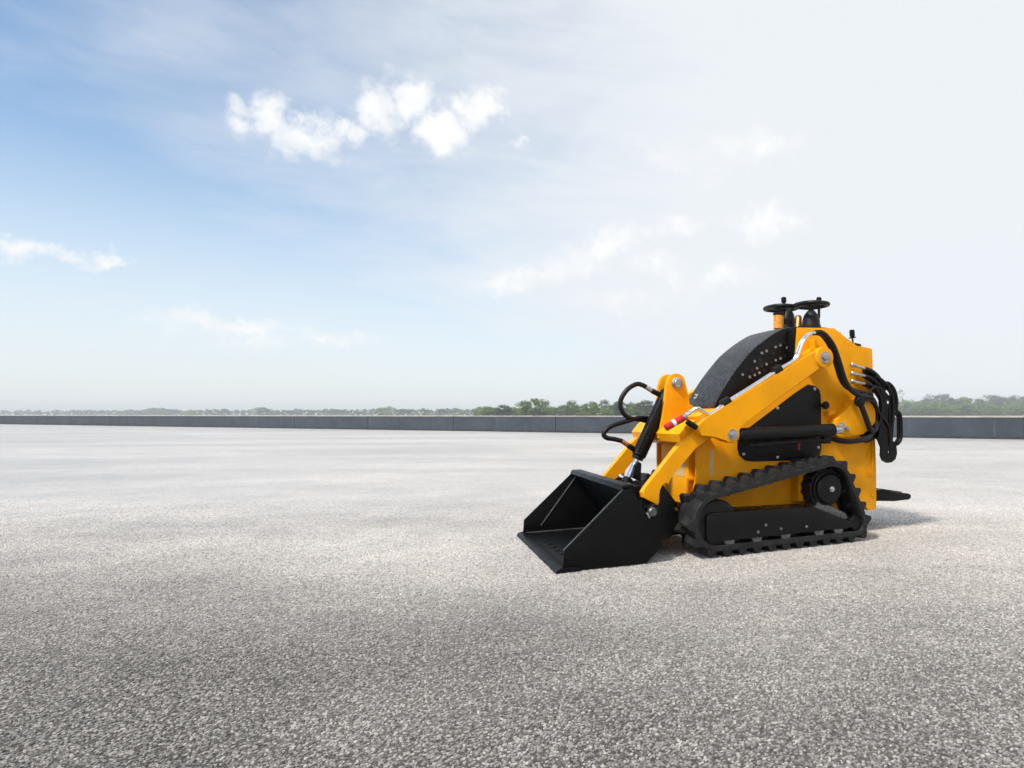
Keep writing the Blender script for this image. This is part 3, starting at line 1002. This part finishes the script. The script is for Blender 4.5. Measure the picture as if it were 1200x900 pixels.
for s_, t_, h_, r_ in [(.962, .445, .115, .058), (.90, .61, .15, .060)]:
    bm = bmesh.new()
    add_lathe(bm, [(r_, 0), (r_, .018), (r_ * .93, .03), (r_ * .9, h_ * .45), (r_ * .74, h_ * .7), (r_ * .45, h_ * .9), (r_ * .25, h_)], P(s_, t_, 1.1856), None, 20)
    finish(bm, 'lever_boot', 'hose', loader, sharp=60)
lamp = rod('indicator_can', (.768, .50, 1.180), (.768, .50, 1.262), .030, 'amber', loader, seg=16, cap=.004)
rod('can_cap', (.768, .50, 1.2625), (.768, .50, 1.274), .033, 'black', lamp, seg=16)
rod('can_clamp', (.798, .50, 1.19), (.798, .50, 1.27), .008, 'black', lamp, seg=8)
rod('indicator_can', (.905, .50, 1.186), (.925, .52, 1.268), .020, 'copper', loader, seg=12)
rod('gauge_stem', (.93, .505, 1.186), (.93, .505, 1.255), .007, 'steel', loader, seg=8)
# small lever on the rear slope
lv = rod('throttle_lever', (1.160, .30, 1.075), (1.153, .30, 1.135), .006, 'darksteel', loader, seg=8)
rod('throttle_knob', (1.153, .30, 1.1355), (1.150, .30, 1.178), .016, 'black', lv, seg=12, cap=.005)
rod('throttle_flange', (1.154, .30, 1.128), (1.153, .30, 1.135), .022, 'black', lv, seg=12)
rod('throttle_base', (1.145, .27, 1.085), (1.185, .27, 1.08), .014, 'black', lv, seg=12)

# ---- foot platform
foot = prism('foot_platform', [(1.272, .17), (1.272, .236), (1.36, .232), (1.50, .205), (1.57, .198), (1.588, .188), (1.588, .170), (1.57, .160), (1.45, .158)], .27, far(.27), 'black', loader, .006)
box('platform_stop', (1.268, .28, .237), (1.292, .36, .262), 'black', foot, .005)
for k in range(7):
    t_ = .31 + k * .08
    prism('grip_rib', [(1.40, .2255), (1.40, .231), (1.55, .206), (1.55, .2005)], t_, t_ + .02, 'black', foot, .001)


# ---- tracks
def hull_path(circles, step):
    """outline of a belt round circles (centre s, z, radius), evenly sampled, anticlockwise"""
    pts = []
    for cs, cz, r in circles:
        pts += [(cs + r * math.cos(a), cz + r * math.sin(a)) for a in np.linspace(0, 2 * math.pi, 240, endpoint=False)]
    pts = sorted(set((round(a, 6), round(b, 6)) for a, b in pts))

    def cross(o, a, b):
        return (a[0] - o[0]) * (b[1] - o[1]) - (a[1] - o[1]) * (b[0] - o[0])
    lo_, up_ = [], []
    for q_ in pts:
        while len(lo_) >= 2 and cross(lo_[-2], lo_[-1], q_) <= 0:
            lo_.pop()
        lo_.append(q_)
    for q_ in reversed(pts):
        while len(up_) >= 2 and cross(up_[-2], up_[-1], q_) <= 0:
            up_.pop()
        up_.append(q_)
    h_ = lo_[:-1] + up_[:-1]
    seg = [math.dist(h_[i], h_[(i + 1) % len(h_)]) for i in range(len(h_))]
    tot = sum(seg)
    n_ = round(tot / step)
    out, acc, i = [], 0.0, 0
    for k in range(n_):
        d = tot * k / n_
        while acc + seg[i] < d:
            acc += seg[i]
            i += 1
        u = (d - acc) / seg[i]
        a, b = h_[i], h_[(i + 1) % len(h_)]
        out.append((a[0] + (b[0] - a[0]) * u, a[1] + (b[1] - a[1]) * u))
    return out


CIRC = [(.108, .170, .139), (.776, .297, .138), (.948, .099, .068)]
PITCH = .084
fine_path = hull_path(CIRC, PITCH / 6)
inner_path = hull_path([(a, b, r - .022) for a, b, r in CIRC], PITCH / 6)


def belt(name, t0, t1, parent):
    bm = bmesh.new()
    n_ = len(fine_path)
    rings = []
    for i in range(n_):
        s0, z0 = fine_path[i]
        a, b = fine_path[(i + 1) % n_], fine_path[i - 1]
        tx, tz = a[0] - b[0], a[1] - b[1]
        L_ = math.hypot(tx, tz)
        nx, nz = tz / L_, -tx / L_          # outward for an anticlockwise path
        prof = [(t0, -.004), (t0 + .006, 0), (t1 - .006, 0), (t1, -.004), (t1, -.024), (t1 - .02, -.028), (t1 - .03, -.018), (t0 + .03, -.018), (t0 + .02, -.028), (t0, -.024)]
        rings.append([bm.verts.new(P(s0 + nx * d, t, z0 + nz * d)) for t, d in prof])
    for i in range(n_):
        for j in range(len(rings[0])):
            bm.faces.new((rings[i][j], rings[i][(j + 1) % len(rings[0])], rings[(i + 1) % n_][(j + 1) % len(rings[0])], rings[(i + 1) % n_][j]))
    return finish(bm, name, 'rubber', parent, sharp=38)


def lug_mesh(w, l0, l1, h, skew):
    """tread block: x along the belt, y across, z outward"""
    bm = bmesh.new()
    a = [bm.verts.new(v) for v in [(-l0, 0, -.003), (l0, 0, -.003), (l0 + skew, w, -.003), (-l0 + skew, w, -.003)]]
    b = [bm.verts.new(v) for v in [(-l1, .004, h), (l1, .004, h), (l1 + skew, w - .004, h), (-l1 + skew, w - .004, h)]]
    bm.faces.new(a[::-1])
    bm.faces.new(b)
    for i in range(4):
        bm.faces.new((a[i], a[(i + 1) % 4], b[(i + 1) % 4], b[i]))
    bmesh.ops.bevel(bm, geom=[e for e in bm.edges if all(v in b for v in e.verts)], offset=.002, segments=1, affect='EDGES')
    bmesh.ops.recalc_face_normals(bm, faces=bm.faces)
    me = bpy.data.meshes.new('tread_lug')
    bm.to_mesh(me)
    bm.free()
    me.materials.append(M['rubber'])
    return me


LUGA = lug_mesh(.100, .027, .007, .030, .010)
LUGB = lug_mesh(.100, .027, .007, .030, -.010)
GUIDE = lug_mesh(.05, .016, .006, .026, 0)


def on_path(path, d, outward=True):
    n_ = len(path)
    i = int(d) % n_
    u = d - int(d)
    a, b = path[i], path[(i + 1) % n_]
    s0, z0 = a[0] + (b[0] - a[0]) * u, a[1] + (b[1] - a[1]) * u
    p_, q_ = path[(i - 1) % n_], path[(i + 2) % n_]
    tx, tz = q_[0] - p_[0], q_[1] - p_[1]
    ang = math.atan2(tz, tx)
    return s0, z0, ang


def place_on(me, name, parent, path, d, t, inward=False):
    s0, z0, ang = on_path(path, d)
    o = link(name, me, parent)
    X = Vector((math.cos(ang), 0, math.sin(ang)))
    Nn = Vector((math.sin(ang), 0, -math.cos(ang)))
    if inward:
        Nn = -Nn
    Y = Nn.cross(X)
    mt = Matrix((X, Y, Nn)).transposed().to_4x4()
    base = P(s0, t, z0)
    mt.translation = base
    o.matrix_local = mt
    return o, base, Nn


NP = len(fine_path) // 6
for side_i, (t0, t1) in enumerate(sides(.0, .20)):
    t0, t1 = min(t0, t1), max(t0, t1)
    trk = belt('rubber_track', t0, t1, loader)
    for k in range(NP):
        d = k * 6.0
        ta_, tb_ = t0 + .101, t1 - .001      # a block's own width points towards smaller t
        place_on(LUGA, 'tread_lug', trk, fine_path, d, ta_)
        place_on(LUGB, 'tread_lug', trk, fine_path, d + 3.0, tb_)
        gd, base_, nrm = place_on(GUIDE, 'guide_lug', trk, fine_path, d + 1.5, (t0 + t1) / 2 - .025, True)
        gd.location = base_ + nrm * .020
    o_ = 1 if side_i == 0 else -1
    face = t0 if side_i == 0 else t1

    def T(v):
        return face + o_ * v
    frame_pts = [(.045, .075), (.04, .20), (.07, .216), (.66, .204), (.70, .190), (.90, .115), (.915, .085), (.88, .076), (.75, .080), (.06, .083)]
    a, b = sorted((T(.011), T(.178)))
    fr = prism('track_frame', frame_pts, a, b, 'black', loader, .006)
    prism('tension_arm', [(.70, .195), (.72, .225), (.78, .205), (.90, .155), (.92, .125), (.90, .117)], *sorted((T(.05), T(.15))), 'darksteel', fr, .004)
    for s_ in (.17, .325, .496, .704, .83):
        rl = rod('track_roller', (s_, T(.016), .076), (s_, T(.186), .076), .031, 'darksteel', fr, seg=20, cap=.004)
    if side_i == 0:
        for s_, z_ in [(.37, .135), (.325, .105), (.46, .11), (.615, .108)]:
            bm = bmesh.new()
            add_lathe(bm, [(.008, 0), (.008, .005), (.005, .007)], P(s_, .0108, z_), QY, 6)
            finish(bm, 'bolt', 'darksteel', fr)
    idl = rod('front_idler', (.108, T(.03), .163), (.108, T(.17), .163), .112, 'rubber', loader, seg=32, cap=.008)
    rod('rear_idler', (.948, T(.02), .098), (.948, T(.18), .098), .039, 'black', loader, seg=20, cap=.004)
    # toothed drive sprocket and its hub
    bm = bmesh.new()
    tp = []
    for k in range(15):
        for da, rr in [(-.25, .097), (-.12, .108), (.12, .108), (.25, .097)]:
            aa = (k + da) * 2 * math.pi / 15
            tp.append((.776 + rr * math.cos(aa), .292 + rr * math.sin(aa)))
    add_prism(bm, tp, *sorted((T(.06), T(.14))), .003)
    spk = finish(bm, 'drive_sprocket', 'rubber', loader)
    bm = bmesh.new()
    q_ = QY if side_i == 0 else QY.transposed()
    add_lathe(bm, [(.090, 0), (.090, .012), (.080, .016), (.078, .020), (.078, .032), (.072, .040), (.03, .044)], P(.776, T(.0598), .292), q_, 32)
    hub = finish(bm, 'wheel_hub', 'black', spk)
    bm = bmesh.new()
    add_lathe(bm, [(.016, 0), (.016, .003), (.011, .004), (.011, .012), (.008, .013)], P(.782, T(.0155), .290), q_, 6)
    finish(bm, 'hub_bolt', 'steel', hub)
    prism('motor_mount', [(.66, .22), (.66, .40), (.89, .40), (.90, .22)], *sorted((T(.1405), T(.2175))), 'yellow', loader, .004)

# ---- quick hitch behind the bucket
hitch = box('quick_hitch', (-.215, .28, .06), (-.165, far(.28), .33), 'black', loader, .006)
for a, b in [(.165, .19), (.30, .325), (far(.325), far(.30)), (far(.19), far(.165))]:
    prism('hitch_lug', [(-.20, .08), (-.215, .30), (-.16, .34), (-.125, .345), (-.06, .27), (-.03, .14), (-.08, .08)], a, b, 'black', hitch, .004)
rod('hitch_shaft', (-.185, .09, .235), (-.185, far(.09), .235), .028, 'black', hitch)
rod('pivot_nut', (-.207, .062, .232), (-.207, .09, .232), .021, 'darksteel', hitch, seg=16, cap=.004)
rod('grease_cap', (-.232, .07, .214), (-.232, .088, .214), .016, 'steel', hitch, seg=12)
rod('lower_shaft', (-.115, .19, .11), (-.115, far(.19), .11), .03, 'black', hitch)
box('hitch_block', (-.16, .20, .09), (.03, far(.20), .21), 'black', hitch, .01)
prism('latch_handle', [(-.17, .36), (-.155, .42), (-.135, .44), (-.12, .43), (-.125, .34)], .42, .45, 'black', hitch, .003)
prism('front_shield', [(-.03, .21), (-.10, .27), (-.10, .34), (-.08, .345), (.01, .23)], .26, .30, 'black', hitch, .003)
prism('tilt_ear', [(-.215, .30), (-.215, .345), (-.19, .355), (-.155, .34), (-.145, .30)], .455, .468, 'black', hitch, .002)
prism('tilt_ear', [(-.215, .30), (-.215, .345), (-.19, .355), (-.155, .34), (-.145, .30)], .55, .563, 'black', hitch, .002)

# ---- bucket
BT0, BT1 = .055, 1.055
cheek = [(-.628, .012), (-.622, .090), (-.352, .345), (-.318, .348), (-.232, .205), (-.168, .078), (-.248, .006), (-.60, .004)]
bucket = prism('bucket', [(-.640, .004), (-.250, .006), (-.170, .080), (-.234, .206), (-.322, .349), (-.336, .341), (-.248, .200), (-.188, .082), (-.255, .019), (-.622, .016)],
               BT0 + .0125, BT1 - .0125, 'bucket', loader, .001)
for a, b in [(BT0, BT0 + .012), (BT1 - .012, BT1)]:
    prism('side_plate', cheek, a, b, 'bucket', bucket, .002)
prism('cutting_edge', [(-.660, .0008), (-.651, .018), (-.613, .0215), (-.606, .0180), (-.641, .0165), (-.645, .0008)], BT0 - .015, BT1 + .015, 'bucket', bucket, 0)
for a, b in [(BT0 - .014, BT0 - .001), (BT1 + .001, BT1 + .014)]:
    prism('edge_wing', [(-.652, .003), (-.640, .022), (-.56, .022), (-.55, .014), (-.55, .003)], a, b, 'bucket', bucket, .002)
prism('top_rail', [(-.366, .342), (-.354, .362), (-.308, .364), (-.300, .352), (-.324, .355), (-.346, .352)], BT0 + .013, BT1 - .013, 'bucket', bucket, .002)
for t_ in (BT0 + .0155, BT1 - .0155):
    tube('weld_seam', [(-.61, t_, .0185), (-.258, t_, .0215)], .0035, 'weld_and_line', bucket, smooth_path=False, seg=6)
tube('plate_line', [(-0.330, BT1 - .0128, 0.325), (-0.531, BT1 - .0128, 0.053)], .003, 'weld_and_line', bucket, smooth_path=False, seg=6)  # thin pale line down the inside of the far cheek
tube('edge_highlight', [(-.622, BT0 + .0125, .093), (-.356, BT0 + .0125, .344)], .003, 'weld_and_line', bucket, smooth_path=False, seg=6)  # highlight on the near cheek's edge, put in as a pale line
for k in range(9):
    t_ = BT0 + .11 + k * .097
    bm = bmesh.new()
    add_lathe(bm, [(.011, 0), (.011, .003), (.006, .005)], P(-.56, t_, .0178), None, 8)
    finish(bm, 'floor_bolt', 'bucket', bucket)

# the bucket hangs a few degrees out of square on its worn hitch
bang = R(-3.0)
pv_ = P(-.45, BT0, 0)
bucket.matrix_local = Matrix.Translation(pv_) @ Matrix.Rotation(bang, 4, 'Z') @ Matrix.Translation(-pv_)

# ================================================================= STONE CHIPS OF THE NEAR ASPHALT
NEAR, FARD = .95, 5.6
rows_y = [NEAR + (FARD - NEAR) * (i / 24) for i in range(25)]
vs_, fs_, dens = [], [], []
for y in rows_y:
    for k in range(13):
        x0, x1 = -1.0625 * y - .7, .4375 * y + .7
        vs_.append((x0 + (x1 - x0) * k / 12, y, 0.0))
        dens.append(float(np.clip((FARD - y) / (FARD - 1.3), 0, 1)) ** 1.6)
for i in range(24):
    for k in range(12):
        a = i * 13 + k
        fs_.append((a, a + 1, a + 14, a + 13))
me = bpy.data.meshes.new('stone_chips')
me.from_pydata(vs_, [], fs_)
at = me.attributes.new('dens', 'FLOAT', 'POINT')
at.data.foreach_set('value', dens)
chips = tag(link('stone_chips', me), 'pale and dark stone chips standing out of the worn asphalt', kind='stuff')
ng = bpy.data.node_groups.new('chip_scatter', 'GeometryNodeTree')
ng.interface.new_socket('Geometry', in_out='INPUT', socket_type='NodeSocketGeometry')
ng.interface.new_socket('Geometry', in_out='OUTPUT', socket_type='NodeSocketGeometry')
q = NG(ng)
gi, go = q.n('NodeGroupInput'), q.n('NodeGroupOutput')
att = q.n('GeometryNodeInputNamedAttribute', data_type='FLOAT')
att.inputs[0].default_value = 'dens'
dist_ = q.n('GeometryNodeDistributePointsOnFaces', distribute_method='RANDOM')
ng.links.new(gi.outputs[0], dist_.inputs['Mesh'])
ng.links.new(q.m('MULTIPLY', att.outputs[0], 28000.0), dist_.inputs['Density'])
ico = q.n('GeometryNodeMeshIcoSphere')
ico.inputs['Radius'].default_value = 1.0
ico.inputs['Subdivisions'].default_value = 2
npos = q.n('GeometryNodeInputPosition').outputs[0]
nz_ = q.noise(npos, 1.1, 2, out=1)
sp_ = q.n('GeometryNodeSetPosition')
ng.links.new(ico.outputs[0], sp_.inputs[0])
ng.links.new(q.v('MULTIPLY', q.v('SUBTRACT', nz_, Vector((.5, .5, .5))), Vector((1.1, 1.1, 1.1))), sp_.inputs['Offset'])
sm_ = q.n('GeometryNodeSetMaterial')
ng.links.new(sp_.outputs[0], sm_.inputs[0])
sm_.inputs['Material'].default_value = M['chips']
ins = q.n('GeometryNodeInstanceOnPoints')
ng.links.new(dist_.outputs[0], ins.inputs['Points'])
ng.links.new(sm_.outputs[0], ins.inputs['Instance'])
rv = q.n('FunctionNodeRandomValue', data_type='FLOAT_VECTOR')
rv.inputs[0].default_value = (.0022, .0018, .0010)
rv.inputs[1].default_value = (.0056, .0046, .0040)
ng.links.new(rv.outputs[0], ins.inputs['Scale'])
rr_ = q.n('FunctionNodeRandomValue', data_type='FLOAT_VECTOR')
rr_.inputs[0].default_value = (-.25, -.25, 0)
rr_.inputs[1].default_value = (.25, .25, 6.28)
ng.links.new(rr_.outputs[0], ins.inputs['Rotation'])
ng.links.new(ins.outputs[0], go.inputs[0])
md = chips.modifiers.new('scatter', 'NODES')
md.node_group = ng

# ================================================================= HAZE
bm = bmesh.new()
bmesh.ops.create_cube(bm, size=1)
for v in bm.verts:
    v.co = Vector((v.co.x * 18400, v.co.y * 18400, -1.2 + (v.co.z + .5) * 34))
me = bpy.data.meshes.new('haze')
bm.to_mesh(me)
bm.free()
hm = bpy.data.materials.new('haze_air')
hm.use_nodes = True
hm.node_tree.nodes.clear()
h_ = NG(hm.node_tree)
pv = h_.n('ShaderNodeVolumePrincipled')
pv.inputs['Color'].default_value = (0.92, 0.965, 1.0, 1)
pv.inputs['Density'].default_value = .00055
pv.inputs['Anisotropy'].default_value = 0.0
ho = h_.n('ShaderNodeOutputMaterial')
hm.node_tree.links.new(pv.outputs[0], ho.inputs['Volume'])
me.materials.append(hm)
haze = tag(link('haze', me), kind='stuff')
